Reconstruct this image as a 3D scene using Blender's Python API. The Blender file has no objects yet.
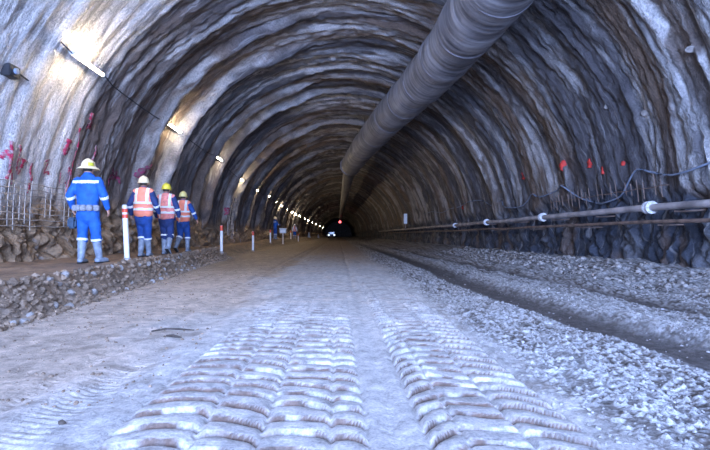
import bpy, bmesh, math, random
import numpy as np
from mathutils import Vector, Matrix

random.seed(7)
RNG = np.random.default_rng(11)
S = bpy.context.scene
COL = S.collection
HC = 0.90            # camera height above the haul road
F = 490.0            # focal length in pixels of the 710 wide frame
VX, VY = 338.0, 235.0

# ------------------------------------------------------------------ noise
def _h(ix, iy, seed):
    n = (ix.astype(np.int64) * 374761393 + iy.astype(np.int64) * 668265263 + seed * 1274126177) & 0xffffffff
    n = ((n ^ (n >> 13)) * 1274126177) & 0xffffffff
    n = n ^ (n >> 16)
    return (n & 0xffff) / 65535.0

def vnoise(x, y, seed=0):
    x = np.asarray(x, float); y = np.asarray(y, float)
    x, y = np.broadcast_arrays(x, y)
    ix = np.floor(x); iy = np.floor(y)
    fx = x - ix; fy = y - iy
    fx = fx*fx*fx*(fx*(fx*6-15)+10); fy = fy*fy*fy*(fy*(fy*6-15)+10)
    a = _h(ix, iy, seed); b = _h(ix+1, iy, seed); c = _h(ix, iy+1, seed); d = _h(ix+1, iy+1, seed)
    return (a*(1-fx)+b*fx)*(1-fy) + (c*(1-fx)+d*fx)*fy

def fbm(x, y, seed=0, octv=4, gain=0.5):
    t = 0; amp = 1; tot = 0
    x = np.asarray(x, float); y = np.asarray(y, float)
    for k in range(octv):
        t = t + amp*vnoise(x*2**k + 17.3*k, y*2**k - 9.1*k, seed+k*13)
        tot += amp; amp *= gain
    return t/tot

def cells(x, y, seed=0):
    """distance to nearest jittered cell centre: stones"""
    x = np.asarray(x, float); y = np.asarray(y, float)
    x, y = np.broadcast_arrays(x, y)
    ix = np.floor(x); iy = np.floor(y)
    best = np.full(x.shape, 9.0); second = np.full(x.shape, 9.0); idv = np.zeros(x.shape)
    for a in (-1, 0, 1):
        for b in (-1, 0, 1):
            cx = ix+a; cy = iy+b
            px = cx + _h(cx, cy, seed); py = cy + _h(cx, cy, seed+5)
            d = np.hypot(px-x, py-y)
            nb = d < best
            second = np.where(nb, best, np.minimum(second, d))
            idv = np.where(nb, _h(cx, cy, seed+9), idv)
            best = np.where(nb, d, best)
    return best, second, idv

def sst(a, b, x):
    t = np.clip((np.asarray(x, float)-a)/(b-a), 0, 1)
    return t*t*(3-2*t)

def bump1(x, c, w):
    return np.exp(-((np.asarray(x, float)-c)/w)**2)

# ------------------------------------------------------------------ mesh helpers
def mesh_from(name, verts, faces, smooth=True):
    me = bpy.data.meshes.new(name)
    me.from_pydata([tuple(map(float, v)) for v in verts], [], faces)
    me.update()
    if smooth:
        me.polygons.foreach_set('use_smooth', [True]*len(me.polygons))
    return me

def np_mesh(name, V, Q, smooth=True):
    me = bpy.data.meshes.new(name)
    n = len(Q); k = Q.shape[1]
    me.vertices.add(len(V)); me.vertices.foreach_set('co', V.astype(np.float32).ravel())
    me.loops.add(n*k); me.loops.foreach_set('vertex_index', Q.astype(np.int32).ravel())
    me.polygons.add(n)
    me.polygons.foreach_set('loop_start', np.arange(0, n*k, k, dtype=np.int32))
    me.polygons.foreach_set('loop_total', np.full(n, k, dtype=np.int32))
    me.polygons.foreach_set('use_smooth', np.full(n, smooth))
    me.update(calc_edges=True)
    return me

def set_col(me, rgb, name='tone'):
    at = me.attributes.new(name, 'FLOAT_COLOR', 'POINT')
    c = np.ones((len(me.vertices), 4), np.float32); c[:, :3] = rgb
    at.data.foreach_set('color', c.ravel())

def set_vec(me, v, name):
    at = me.attributes.new(name, 'FLOAT_VECTOR', 'POINT')
    at.data.foreach_set('vector', v.astype(np.float32).ravel())

def link(name, me, mat=None, parent=None, loc=None, label=None):
    o = bpy.data.objects.new(name, me)
    COL.objects.link(o)
    if mat is not None and me is not None:
        me.materials.clear(); me.materials.append(mat)
    if parent is not None: o.parent = parent
    if loc is not None: o.location = loc
    if label: o['label'] = label
    return o

def tag(o, label, cat, group=None, kind=None):
    if label: o['label'] = label
    if cat: o['category'] = cat
    if group: o['group'] = group
    if kind: o['kind'] = kind
    return o

def thing(name, label, cat, loc=(0, 0, 0), rz=0, group=None):
    o = bpy.data.objects.new(name, None)
    COL.objects.link(o)
    o.empty_display_size = 0.2
    o.location = loc; o.rotation_euler = (0, 0, rz)
    return tag(o, label, cat, group)

class MB:
    """collects shapes into one mesh"""
    def __init__(self): self.v = []; self.f = []
    def add(self, v, f):
        b = len(self.v); self.v += [tuple(p) for p in v]; self.f += [tuple(b+i for i in q) for q in f]; return self
    def tube(self, pts, radii, n=12, ratio=1.0, ref=(0, 1, 0), caps=True, dome=True):
        pts = [Vector(p) for p in pts]
        if not hasattr(radii, '__len__'): radii = [radii]*len(pts)
        P = list(pts); Rr = [r if hasattr(r, '__len__') else (r, r*ratio) for r in radii]
        if caps and dome:
            d0 = (pts[0]-pts[1]).normalized(); d1 = (pts[-1]-pts[-2]).normalized()
            pre = []; post = []
            for a in (80, 55, 28):
                c, s = math.cos(math.radians(a)), math.sin(math.radians(a))
                m0 = min(Rr[0]); m1 = min(Rr[-1])
                pre.append((pts[0]+d0*m0*s, (Rr[0][0]*c, Rr[0][1]*c)))
                post.append((pts[-1]+d1*m1*s, (Rr[-1][0]*c, Rr[-1][1]*c)))
            post.reverse()
            P = [p for p, _ in pre]+P+[p for p, _ in post]
            Rr = [r for _, r in pre]+Rr+[r for _, r in post]
        rings = []
        for i, p in enumerate(P):
            if i == 0: d = P[1]-P[0]
            elif i == len(P)-1: d = P[-1]-P[-2]
            else: d = P[i+1]-P[i-1]
            d = d.normalized() if d.length > 1e-9 else Vector((0, 0, 1))
            rf = Vector(ref)
            if abs(d.dot(rf)) > .97: rf = Vector((0, 0, 1)) if abs(d.z) < .9 else Vector((1, 0, 0))
            u = d.cross(rf).normalized(); w = u.cross(d).normalized()
            a, b = Rr[i]
            rings.append([p + u*(a*math.cos(2*math.pi*k/n)) + w*(b*math.sin(2*math.pi*k/n)) for k in range(n)])
        v = [q for r in rings for q in r]; f = []
        for i in range(len(rings)-1):
            for k in range(n):
                k2 = (k+1) % n
                f.append((i*n+k, (i+1)*n+k, (i+1)*n+k2, i*n+k2))
        if caps:
            f.append(tuple(range(n))); f.append(tuple((len(rings)-1)*n+k for k in reversed(range(n))))
        return self.add(v, f)
    def ball(self, c, r, nu=14, nv=9):
        c = Vector(c); r = r if hasattr(r, '__len__') else (r, r, r)
        v = [c+Vector((0, 0, r[2]))]; f = []
        for j in range(1, nv):
            t = math.pi*j/nv
            for i in range(nu):
                p = 2*math.pi*i/nu
                v.append(c+Vector((r[0]*math.sin(t)*math.cos(p), r[1]*math.sin(t)*math.sin(p), r[2]*math.cos(t))))
        v.append(c-Vector((0, 0, r[2])))
        for i in range(nu):
            f.append((0, 1+i, 1+(i+1) % nu))
            for j in range(nv-2):
                a = 1+j*nu
                f.append((a+i, a+nu+i, a+nu+(i+1) % nu, a+(i+1) % nu))
            a = 1+(nv-2)*nu
            f.append((a+i, len(v)-1, a+(i+1) % nu))
        return self.add(v, f)
    def box(self, lo, hi, bev=0.0):
        bm = bmesh.new(); bmesh.ops.create_cube(bm, size=1)
        lo = Vector(lo); hi = Vector(hi)
        for q in bm.verts:
            q.co = Vector(((q.co[i]+.5)*(hi[i]-lo[i])+lo[i]) for i in range(3)) if False else Vector([(q.co[i]+.5)*(hi[i]-lo[i])+lo[i] for i in range(3)])
        if bev: bmesh.ops.bevel(bm, geom=bm.edges[:], offset=bev, segments=2, affect='EDGES')
        bm.verts.index_update()
        self.add([q.co.copy() for q in bm.verts], [[q.index for q in fa.verts] for fa in bm.faces]); bm.free(); return self
    def lathe(self, prof, n=20, c=(0, 0, 0), sx=1, sy=1):
        v = []; f = []
        for (r, z) in prof:
            for k in range(n):
                a = 2*math.pi*k/n
                v.append((c[0]+sx*r*math.cos(a), c[1]+sy*r*math.sin(a), c[2]+z))
        for i in range(len(prof)-1):
            for k in range(n):
                k2 = (k+1) % n
                f.append((i*n+k, i*n+k2, (i+1)*n+k2, (i+1)*n+k))
        f.append(tuple(reversed(range(n)))); f.append(tuple((len(prof)-1)*n+k for k in range(n)))
        return self.add(v, f)
    def mesh(self, name='m', smooth=True): return mesh_from(name, self.v, self.f, smooth)
    def build(self, name, mat, parent=None, loc=None, label=None, smooth=True, angle=None):
        me = self.mesh(name, smooth)
        bm = bmesh.new(); bm.from_mesh(me); bmesh.ops.recalc_face_normals(bm, faces=bm.faces); bm.to_mesh(me); bm.free()
        if smooth:
            me.set_sharp_from_angle(angle=math.radians(angle or 40))
        return link(name, me, mat, parent, loc, label)

def remesh(mb, voxel, smooth=3, wrinkle=0.0, wfreq=12, seed=0):
    me = mb.mesh('tmp')
    o = bpy.data.objects.new('tmp', me); COL.objects.link(o)
    m = o.modifiers.new('r', 'REMESH'); m.mode = 'VOXEL'; m.voxel_size = voxel; m.use_smooth_shade = True
    if smooth:
        s = o.modifiers.new('s', 'SMOOTH'); s.iterations = smooth; s.factor = .5
    dg = bpy.context.evaluated_depsgraph_get()
    r = bpy.data.meshes.new_from_object(o.evaluated_get(dg))
    bpy.data.objects.remove(o); bpy.data.meshes.remove(me)
    n = len(r.vertices)
    if wrinkle:
        co = np.empty(n*3, np.float32); r.vertices.foreach_get('co', co); co = co.reshape(-1, 3)
        no = np.empty(n*3, np.float32); r.vertices.foreach_get('normal', no); no = no.reshape(-1, 3)
        w = fbm(co[:, 0]*wfreq+co[:, 1]*wfreq*.7+seed, co[:, 2]*wfreq*1.6+co[:, 1]*wfreq*.5, 31+seed, 3)-.5
        co = co + no*(w*wrinkle*2)[:, None]
        r.vertices.foreach_set('co', co.astype(np.float32).ravel()); r.update()
    r.polygons.foreach_set('use_smooth', [True]*len(r.polygons))
    return r

def extract(me, pred, off, name='band'):
    """the patch of faces of me whose centres satisfy pred, lifted by off, with a thickness"""
    idx = {}; v = []; f = []
    for p in me.polygons:
        if pred(p.center, p.normal):
            q = []
            for i in p.vertices:
                if i not in idx:
                    idx[i] = len(v); vv = me.vertices[i]; v.append(vv.co + vv.normal*off)
                q.append(idx[i])
            f.append(q)
    return mesh_from(name, v, f)

def solid(o, t):
    m = o.modifiers.new('thickness', 'SOLIDIFY'); m.thickness = t; m.offset = -1
    return o

# ------------------------------------------------------------------ materials
def mat_new(name):
    m = bpy.data.materials.new(name); m.use_nodes = True
    nt = m.node_tree; b = nt.nodes['Principled BSDF']
    return m, nt, b

def mat(name, col, rough=.6, metal=0, var=.25, scale=12, bump=0.0, bscale=40, emit=None, es=0, coat=0):
    m, nt, b = mat_new(name)
    b.inputs['Roughness'].default_value = rough; b.inputs['Metallic'].default_value = metal
    tc = nt.nodes.new('ShaderNodeTexCoord')
    n = nt.nodes.new('ShaderNodeTexNoise'); n.inputs['Scale'].default_value = scale; n.inputs['Detail'].default_value = 5
    nt.links.new(tc.outputs['Object'], n.inputs['Vector'])
    r = nt.nodes.new('ShaderNodeValToRGB')
    r.color_ramp.elements[0].position = .3; r.color_ramp.elements[1].position = .7
    r.color_ramp.elements[0].color = tuple(c*(1-var) for c in col)+(1,)
    r.color_ramp.elements[1].color = tuple(min(1, c*(1+var)) for c in col)+(1,)
    nt.links.new(n.outputs['Fac'], r.inputs['Fac']); nt.links.new(r.outputs['Color'], b.inputs['Base Color'])
    if bump:
        n2 = nt.nodes.new('ShaderNodeTexNoise'); n2.inputs['Scale'].default_value = bscale; n2.inputs['Detail'].default_value = 4
        nt.links.new(tc.outputs['Object'], n2.inputs['Vector'])
        bp = nt.nodes.new('ShaderNodeBump'); bp.inputs['Strength'].default_value = bump; bp.inputs['Distance'].default_value = .02
        nt.links.new(n2.outputs['Fac'], bp.inputs['Height']); nt.links.new(bp.outputs['Normal'], b.inputs['Normal'])
    if emit:
        b.inputs['Emission Color'].default_value = tuple(emit)+(1,); b.inputs['Emission Strength'].default_value = es
    return m

def mat_attr(name, rough_lo, rough_hi, streak=True, bump=.6, dist=.05, vec='st'):
    """albedo from the 'tone' attribute, varied by fine noise, with noise bump"""
    m, nt, b = mat_new(name)
    N = nt.nodes; L = nt.links
    at = N.new('ShaderNodeAttribute'); at.attribute_name = 'tone'
    av = N.new('ShaderNodeAttribute'); av.attribute_name = vec
    mp = N.new('ShaderNodeMapping'); L.new(av.outputs['Vector'], mp.inputs['Vector'])
    mp.inputs['Scale'].default_value = (2.2, 8, 1) if streak else (9, 9, 9)
    n1 = N.new('ShaderNodeTexNoise'); n1.inputs['Scale'].default_value = 1; n1.inputs['Detail'].default_value = 8; n1.inputs['Roughness'].default_value = .65
    L.new(mp.outputs['Vector'], n1.inputs['Vector'])
    mp2 = N.new('ShaderNodeMapping'); L.new(av.outputs['Vector'], mp2.inputs['Vector'])
    mp2.inputs['Scale'].default_value = (22, 30, 22) if streak else (60, 60, 60)
    n2 = N.new('ShaderNodeTexNoise'); n2.inputs['Scale'].default_value = 1; n2.inputs['Detail'].default_value = 6; n2.inputs['Roughness'].default_value = .7
    L.new(mp2.outputs['Vector'], n2.inputs['Vector'])
    ad = N.new('ShaderNodeMath'); ad.operation = 'ADD'
    L.new(n1.outputs['Fac'], ad.inputs[0]); L.new(n2.outputs['Fac'], ad.inputs[1])
    mr = N.new('ShaderNodeMapRange'); mr.inputs['From Min'].default_value = .7; mr.inputs['From Max'].default_value = 1.3
    mr.inputs['To Min'].default_value = .36 if streak else .42; mr.inputs['To Max'].default_value = 1.95 if streak else 1.6
    L.new(ad.outputs[0], mr.inputs['Value'])
    mx = N.new('ShaderNodeVectorMath'); mx.operation = 'SCALE'
    L.new(at.outputs['Color'], mx.inputs[0]); L.new(mr.outputs['Result'], mx.inputs['Scale'])
    src = mx.outputs['Vector']
    if streak:
        mp3 = N.new('ShaderNodeMapping'); L.new(av.outputs['Vector'], mp3.inputs['Vector']); mp3.inputs['Scale'].default_value = (.55, 7, 1)
        n3 = N.new('ShaderNodeTexNoise'); n3.inputs['Scale'].default_value = 1; n3.inputs['Detail'].default_value = 9; n3.inputs['Roughness'].default_value = .62; n3.inputs['Distortion'].default_value = .5
        L.new(mp3.outputs['Vector'], n3.inputs['Vector'])
        m3 = N.new('ShaderNodeMapRange'); m3.inputs['From Min'].default_value = .56; m3.inputs['From Max'].default_value = .66; m3.inputs['To Max'].default_value = .8
        L.new(n3.outputs['Fac'], m3.inputs['Value'])
        mm = N.new('ShaderNodeMix'); mm.data_type = 'RGBA'; L.new(m3.outputs['Result'], mm.inputs[0]); L.new(src, mm.inputs[6]); mm.inputs[7].default_value = (.40, .385, .39, 1)
        src = mm.outputs[2]
    L.new(src, b.inputs['Base Color'])
    rr = N.new('ShaderNodeMapRange'); rr.inputs['To Min'].default_value = rough_lo; rr.inputs['To Max'].default_value = rough_hi
    rr.inputs['From Min'].default_value = .3; rr.inputs['From Max'].default_value = .7
    L.new(n2.outputs['Fac'], rr.inputs['Value']); L.new(rr.outputs['Result'], b.inputs['Roughness'])
    bp = N.new('ShaderNodeBump'); bp.inputs['Strength'].default_value = bump; bp.inputs['Distance'].default_value = dist
    L.new(ad.outputs[0], bp.inputs['Height']); L.new(bp.outputs['Normal'], b.inputs['Normal'])
    return m

M_WALL = mat_attr('shotcrete', .42, .75, True, 1.0, .08)
M_GROUND = mat_attr('haul_road_dust', .5, .85, False, .7, .02)
def mat_paint(name, a, c):
    m, nt, b = mat_new(name); b.inputs['Roughness'].default_value = .75
    tc = nt.nodes.new('ShaderNodeTexCoord'); n = nt.nodes.new('ShaderNodeTexNoise'); n.inputs['Scale'].default_value = 13; n.inputs['Detail'].default_value = 8
    nt.links.new(tc.outputs['Object'], n.inputs['Vector'])
    r = nt.nodes.new('ShaderNodeValToRGB'); r.color_ramp.elements[0].position = .44; r.color_ramp.elements[1].position = .58
    r.color_ramp.elements[0].color = a+(1,); r.color_ramp.elements[1].color = c+(1,)
    nt.links.new(n.outputs['Fac'], r.inputs['Fac']); nt.links.new(r.outputs['Color'], b.inputs['Base Color'])
    return m
M_STONE = mat('crushed_stone', (.33, .30, .28), .7, 0, .45, 9, .5, 60)
M_GRAVEL = mat('pale_gravel', (.33, .315, .31), .6, 0, .4, 5, .5, 80)
M_BANK = mat('bank_rubble', (.23, .165, .115), .75, 0, .55, 6, .5, 60)
M_BLUE = mat('royal_blue_cotton', (.010, .100, .40), .75, 0, .25, 9, .35, 120)
M_NAVY = mat('navy_cotton', (.014, .035, .13), .8, 0, .3, 9, .35, 120)
M_MIDBLUE = mat('dark_blue_cotton', (.012, .065, .27), .8, 0, .3, 9, .35, 120)
M_BAND = mat('reflective_band', (.78, .79, .80), .35, 0, .06, 30)
M_ORANGE = mat('fluorescent_orange', (.95, .27, .16), .65, 0, .1, 8, .2, 90)
M_PINK = mat('faded_orange_pink', (.80, .26, .22), .7, 0, .3, 14, .2, 90)
M_BOOT = mat('dusty_rubber', (.22, .26, .32), .5, 0, .35, 10, .2, 60)
M_SKIN = mat('skin', (.55, .30, .22), .55, 0, .1, 9)
M_HAIR = mat('dark_hair', (.04, .03, .022), .6, 0, .3, 60)
M_CREAM = mat('cream_plastic', (.86, .70, .42), .4, 0, .08, 12)
M_YEL = mat('yellow_plastic', (.78, .62, .06), .4, 0, .06, 12)
M_STICK = mat('yellow_green_sticker', (.60, .55, .05), .4, 0, .1, 12)
M_BELT = mat('grey_webbing', (.24, .24, .26), .8, 0, .4, 30, .3, 90)
M_BAG = mat('dark_teal_bag', (.03, .06, .10), .6, 0, .3, 20)
M_STEEL = mat('rusty_steel', (.24, .17, .14), .55, .3, .5, 6, .4, 50)
M_PIPE = mat('dusty_pipe', (.42, .38, .38), .55, .1, .5, 2.2, .35, 40)
M_FLANGE = mat('pale_flange', (.66, .66, .68), .5, .1, .2, 15, .2, 50)
M_CABLE = mat('blue_grey_cable', (.20, .24, .32), .5, 0, .25, 10)
M_BLACK = mat('black_cable', (.02, .02, .024), .6, 0, .3, 10)
M_WIRE = mat('galvanised_wire', (.40, .34, .29), .6, .1, .4, 5)
M_WPOST = mat('white_plastic', (.82, .82, .82), .4, 0, .06, 10)
M_RED = mat('red_reflector', (.80, .10, .05), .4, 0, .1, 10)
M_PAINT = mat_paint('crimson_spray_paint', (.40, .02, .07), (.34, .24, .25))
M_PAINT2 = mat('scarlet_spray_paint', (.62, .05, .04), .7, 0, .35, 12)
M_PAINT3 = mat_paint('magenta_spray_paint', (.22, .02, .07), (.12, .07, .07))
M_TUBE_FAR = mat('glowing_far_tube', (1, 1, 1), .4, 0, 0, 1, emit=(1, .82, .55), es=95)
M_FILL = mat('fill_light_lens', (1, 1, 1), .4, 0, 0, 1, emit=(.72, .80, 1.0), es=66)  # lens of the added overhead fill light
M_FIXT = mat('lamp_housing', (.55, .55, .55), .5, 0, .1, 10)
M_TUBE = mat('glowing_tube', (1, 1, 1), .4, 0, 0, 1, emit=(1, .82, .55), es=140)
M_DUCTEND = mat('duct_collar', (.20, .19, .21), .6, 0, .3, 4, .3, 30)
M_STICKW = mat('dark_wood', (.06, .045, .035), .8, 0, .4, 20, .4, 60)
M_REDLAMP = mat('red_signal', (.8, .1, .1), .4, 0, 0, 1, emit=(1, .12, .14), es=4)
M_HEAD = mat('headlight_glass', (1, 1, 1), .3, 0, 0, 1, emit=(.75, .88, 1), es=2)
M_TRUCK = mat('dark_blue_paint', (.02, .05, .13), .4, .1, .1, 6)
M_GLASS = mat('dark_glass', (.02, .03, .04), .1)
M_TYRE = mat('black_tyre', (.02, .02, .02), .8, 0, .2, 10, .2, 60)
M_SIGN = mat('pale_sign_face', (.55, .57, .60), .5, 0, .1, 10)

# duct fabric: wound seams and dusty patches along its length
def duct_mat():
    m, nt, b = mat_new('duct_fabric'); N = nt.nodes; L = nt.links
    av = N.new('ShaderNodeAttribute'); av.attribute_name = 'st'
    n = N.new('ShaderNodeTexNoise'); n.inputs['Scale'].default_value = 1.2; n.inputs['Detail'].default_value = 7
    L.new(av.outputs['Vector'], n.inputs['Vector'])
    mp = N.new('ShaderNodeMapping'); mp.inputs['Scale'].default_value = (.5, 5, 1); L.new(av.outputs['Vector'], mp.inputs['Vector'])
    n2 = N.new('ShaderNodeTexNoise'); n2.inputs['Scale'].default_value = 1.5; n2.inputs['Detail'].default_value = 5
    L.new(mp.outputs['Vector'], n2.inputs['Vector'])
    ad = N.new('ShaderNodeMath'); ad.operation = 'ADD'; L.new(n.outputs['Fac'], ad.inputs[0]); L.new(n2.outputs['Fac'], ad.inputs[1])
    r = N.new('ShaderNodeValToRGB'); mr = N.new('ShaderNodeMapRange'); mr.inputs['From Max'].default_value = 2
    L.new(ad.outputs[0], mr.inputs['Value']); L.new(mr.outputs['Result'], r.inputs['Fac'])
    r.color_ramp.elements[0].position = .36; r.color_ramp.elements[0].color = (.070, .070, .085, 1)
    r.color_ramp.elements[1].position = .66; r.color_ramp.elements[1].color = (.40, .385, .40, 1)
    L.new(r.outputs['Color'], b.inputs['Base Color']); b.inputs['Roughness'].default_value = .55
    bp = N.new('ShaderNodeBump'); bp.inputs['Strength'].default_value = .5; bp.inputs['Distance'].default_value = .04
    L.new(ad.outputs[0], bp.inputs['Height']); L.new(bp.outputs['Normal'], b.inputs['Normal'])
    return m
M_DUCT = duct_mat()

# ------------------------------------------------------------------ tunnel section
XC, ZC, R = 0.20, 1.10, 6.25
LEG = ZC + 0.45
S1 = LEG; S2 = LEG + math.pi*R; STOT = S2 + LEG     # s runs from the left foot over the crown to the right foot

def section(s):
    s = np.asarray(s, float)
    a = (s-S1)/R
    arc = (s >= S1) & (s <= S2)
    x = np.where(arc, XC - R*np.cos(a), np.where(s < S1, XC-R, XC+R))
    z = np.where(arc, ZC + R*np.sin(a), np.where(s < S1, ZC-(S1-s), ZC-(s-S2)))
    nx = np.where(arc, -np.cos(a), np.where(s < S1, -1., 1.)); nz = np.where(arc, np.sin(a), 0.)
    return x, z, nx, nz

def wall_hit(px, py, inset=0.0):
    dx = (px-VX)/F; dz = (VY-py)/F; r = R-inset
    a = dx*dx+dz*dz; b = 2*(-dx*XC + dz*(HC-ZC)); c = XC*XC+(HC-ZC)**2-r*r
    d = (-b+math.sqrt(b*b-4*a*c))/(2*a)
    if HC+dz*d < ZC:
        xs = XC+r if dx > 0 else XC-r
        d = xs/dx
    x = dx*d; z = HC+dz*d
    if z < ZC: s = S1-(ZC-z) if x < 0 else S2+(ZC-z)
    else: s = S1 + R*(math.pi-math.atan2(z-ZC, x-XC))
    return s, d

# lamps along the left wall (the spots where they hang)
LAMP_PX = [(86, 63), (178, 130), (222, 160), (244, 181), (259, 191), (270, 196.5), (277.5, 202), (283, 206.5), (288, 210), (293, 212.7), (297, 214.6), (300.5, 216.4), (303.3, 218), (306.2, 219.4), (309.5, 221), (313, 222.8), (316.5, 224.4), (320, 226), (323.2, 227.6)]
LAMPS = []
for (a, b) in LAMP_PX:
    s, d = wall_hit(a, b, .2); LAMPS.append([s, d])

def disp(s, y):
    s = np.asarray(s, float); y = np.asarray(y, float)
    s, y = np.broadcast_arrays(s, y)
    x, z, nx, nz = section(s)
    yw = y + .65*(fbm(s*.26, y*.35, 3, 4)-.5)
    ring = (fbm(yw*1.25, s*.14, 21, 4)-.5)*.36
    fine = (fbm(yw*4.6, s*.8, 41, 4)-.5)*.17 + (np.abs(2*fbm(yw*7.5, s*.7, 43, 3)-1)-.2)*.09
    grit = (fbm(y*6, s*6, 61, 3)-.5)*.08
    d = ring + fine + grit + .03
    # smoother sprayed concrete at the near left
    smooth_l = sst(11.3, 10.5, yw)*sst(S1+R*1.25, S1+R*.9, s)
    d = d*(1-.55*smooth_l)
    # ribs that stand out either side of the lamp recesses (left half)
    half = sst(S1+R*1.50, S1+R*1.2, s)*sst(.8, 2.2, z)
    for k, (sk, dk) in enumerate(LAMPS[:16]):
        amp = .06 if k == 0 else .26
        d = d - amp*half*(np.exp(-((yw-dk-.85)/.20)**4) + np.exp(-((yw-dk+.85)/.20)**4))
        d = d + (.12 if k else 0)*half*np.exp(-((yw-dk)/.55)**4)
    # broken rock at the foot
    right = x > 0
    wl = np.where(right, sst(2.0, 1.5, z+.5*(fbm(y*.8, 0*y, 5, 2)-.5)), sst(1.55, 1.15, z+.6*(fbm(y*.9, 0*y, 6, 2)-.5)))
    qx = 1.5*(fbm(y*2.2, z*2.2, 8, 3)-.5); qz = 1.5*(fbm(y*2.2, z*2.2, 9, 3)-.5)
    a1, a2, _ = cells(y*3.4 + qx, z*1.9 + qz, 71)
    b1, b2, _ = cells(y*7 + qz*2, z*5.0 + qx*2, 72)
    l1, l2, _ = cells(y*4.5 + qx, z*4.5 + qz, 75); l3, _, _ = cells(y*11 + qz, z*11 + qx, 76)
    rock = .02 + .27*np.clip(a1, 0, 1) + .09*b1 + (fbm(y*3, z*2.2, 73, 4)-.5)*.25
    rock_l = -.18 + .09*l1 + .10*l3 + (fbm(y*5, z*5, 74, 5)-.5)*.55 + .28*(z-.9)
    return d*(1-wl) + wl*np.where(right, rock, rock_l)

def wall_point(s, y, off=0.0):
    x, z, nx, nz = section(s); d = disp(s, y) - off
    return Vector((float(x+nx*d), float(y), float(z+nz*d)))

def wall_px(px, py, off=.02):
    s, d = wall_hit(px, py); return wall_point(s, d, off)

def wall_tone(s, y):
    x, z, nx, nz = section(s)
    right = x > XC
    yw = y + .65*(fbm(s*.26, y*.35, 3, 4)-.5) + .3*(fbm(s*.9, y*1.5, 4, 2)-.5)
    k = fbm(yw*1.5, s*.20, 101, 4)
    k2 = fbm(yw*7, s*.75, 121, 4)
    pale = sst(.53, .66, k*.6+k2*.4)*.55
    ang = np.degrees((s-S1)/R)          # 0 left springing, 90 crown, 180 right springing
    def band(y0, y1, a0, a1, amt, soft=.18, asoft=14):
        return amt*sst(y0-soft, y0+soft, yw)*sst(y1+soft, y1-soft, yw)*sst(a0-asoft, a0+asoft, ang)*sst(a1+asoft, a1-asoft, ang)
    rag = .15+1.2*sst(.40, .58, k2)*sst(.30, .5, fbm(yw*.9, s*.35, 131, 3))
    B = [(0, 11.0, -40, 66, 1.0), (0, 7.9, 55, 125, .55), (6, 8.6, 125, 190, .8), (9.7, 9.95, 128, 172, .9),
         (13.3, 14.3, 66, 118, .75), (14.9, 16.1, 62, 112, .8), (16.9, 19.2, 22, 108, .85), (12.4, 12.8, 20, 60, .4),
         (22.6, 24.8, 66, 112, .8), (29.6, 31.4, 62, 112, .7), (25.6, 26.3, 55, 112, .4), (18.7, 20.3, 128, 190, .95),
         (16.2, 16.7, 130, 165, .5), (23.5, 24.3, 128, 165, .65), (28, 28.6, 120, 160, .45), (12.2, 12.6, 120, 150, .4),
         (35, 36.5, 50, 118, .35), (11.0, 11.35, 120, 150, .35)]
    for (y0, y1, a0, a1, am) in B:
        pale = np.maximum(pale, band(y0, y1, a0, a1, am)*np.clip(rag if y0 > .1 else .8+.5*k2, 0, 1.1))
    dark = np.stack([.088+0*y, .080+0*y, .086+0*y], -1)
    brown = np.stack([.165+0*y, .115+0*y, .085+0*y], -1)
    br = sst(.48, .66, fbm(yw*.9, s*.12, 141, 3))
    br = np.maximum(br, .75*sst(10.9, 11.5, yw)*sst(14.9, 14.0, yw)*sst(75, 40, ang))
    base = dark*(1-br[..., None]) + brown*br[..., None]
    pc = np.stack([.62+0*y, .595+0*y, .59+0*y], -1)
    pc = pc*(1-np.array([.0, .03, .08])*sst(70, 40, ang)[..., None])
    pale = np.clip(pale, 0, 1)[..., None]
    c = base*(1-pale)+pc*pale
    # foot of the walls
    wl = np.where(right, sst(2.05, 1.6, z+.5*(fbm(y*.8, 0*y, 5, 2)-.5)), sst(1.75, 1.25, z+.6*(fbm(y*.9, 0*y, 6, 2)-.5)))[..., None]
    rk = np.stack([.050+0*y, .058+0*y, .080+0*y], -1)
    q = sst(.56, .68, fbm(y*1.6, z*.5, 151, 3))[..., None]
    q2 = sst(.60, .70, fbm(y*1.9, z*.45, 157, 3))[..., None]
    rk = rk*(1-q*.4)+np.array([.28, .28, .30])*q*.4
    rk = rk*(1-q2*.4)+np.array([.24, .15, .09])*q2*.4
    lk = np.array([.30, .20, .12])*(0.25+1.5*fbm(y*5, z*5, 161, 4))[..., None]
    foot = np.where(right[..., None], rk, lk)
    return c*(1-wl)+foot*wl

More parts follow.
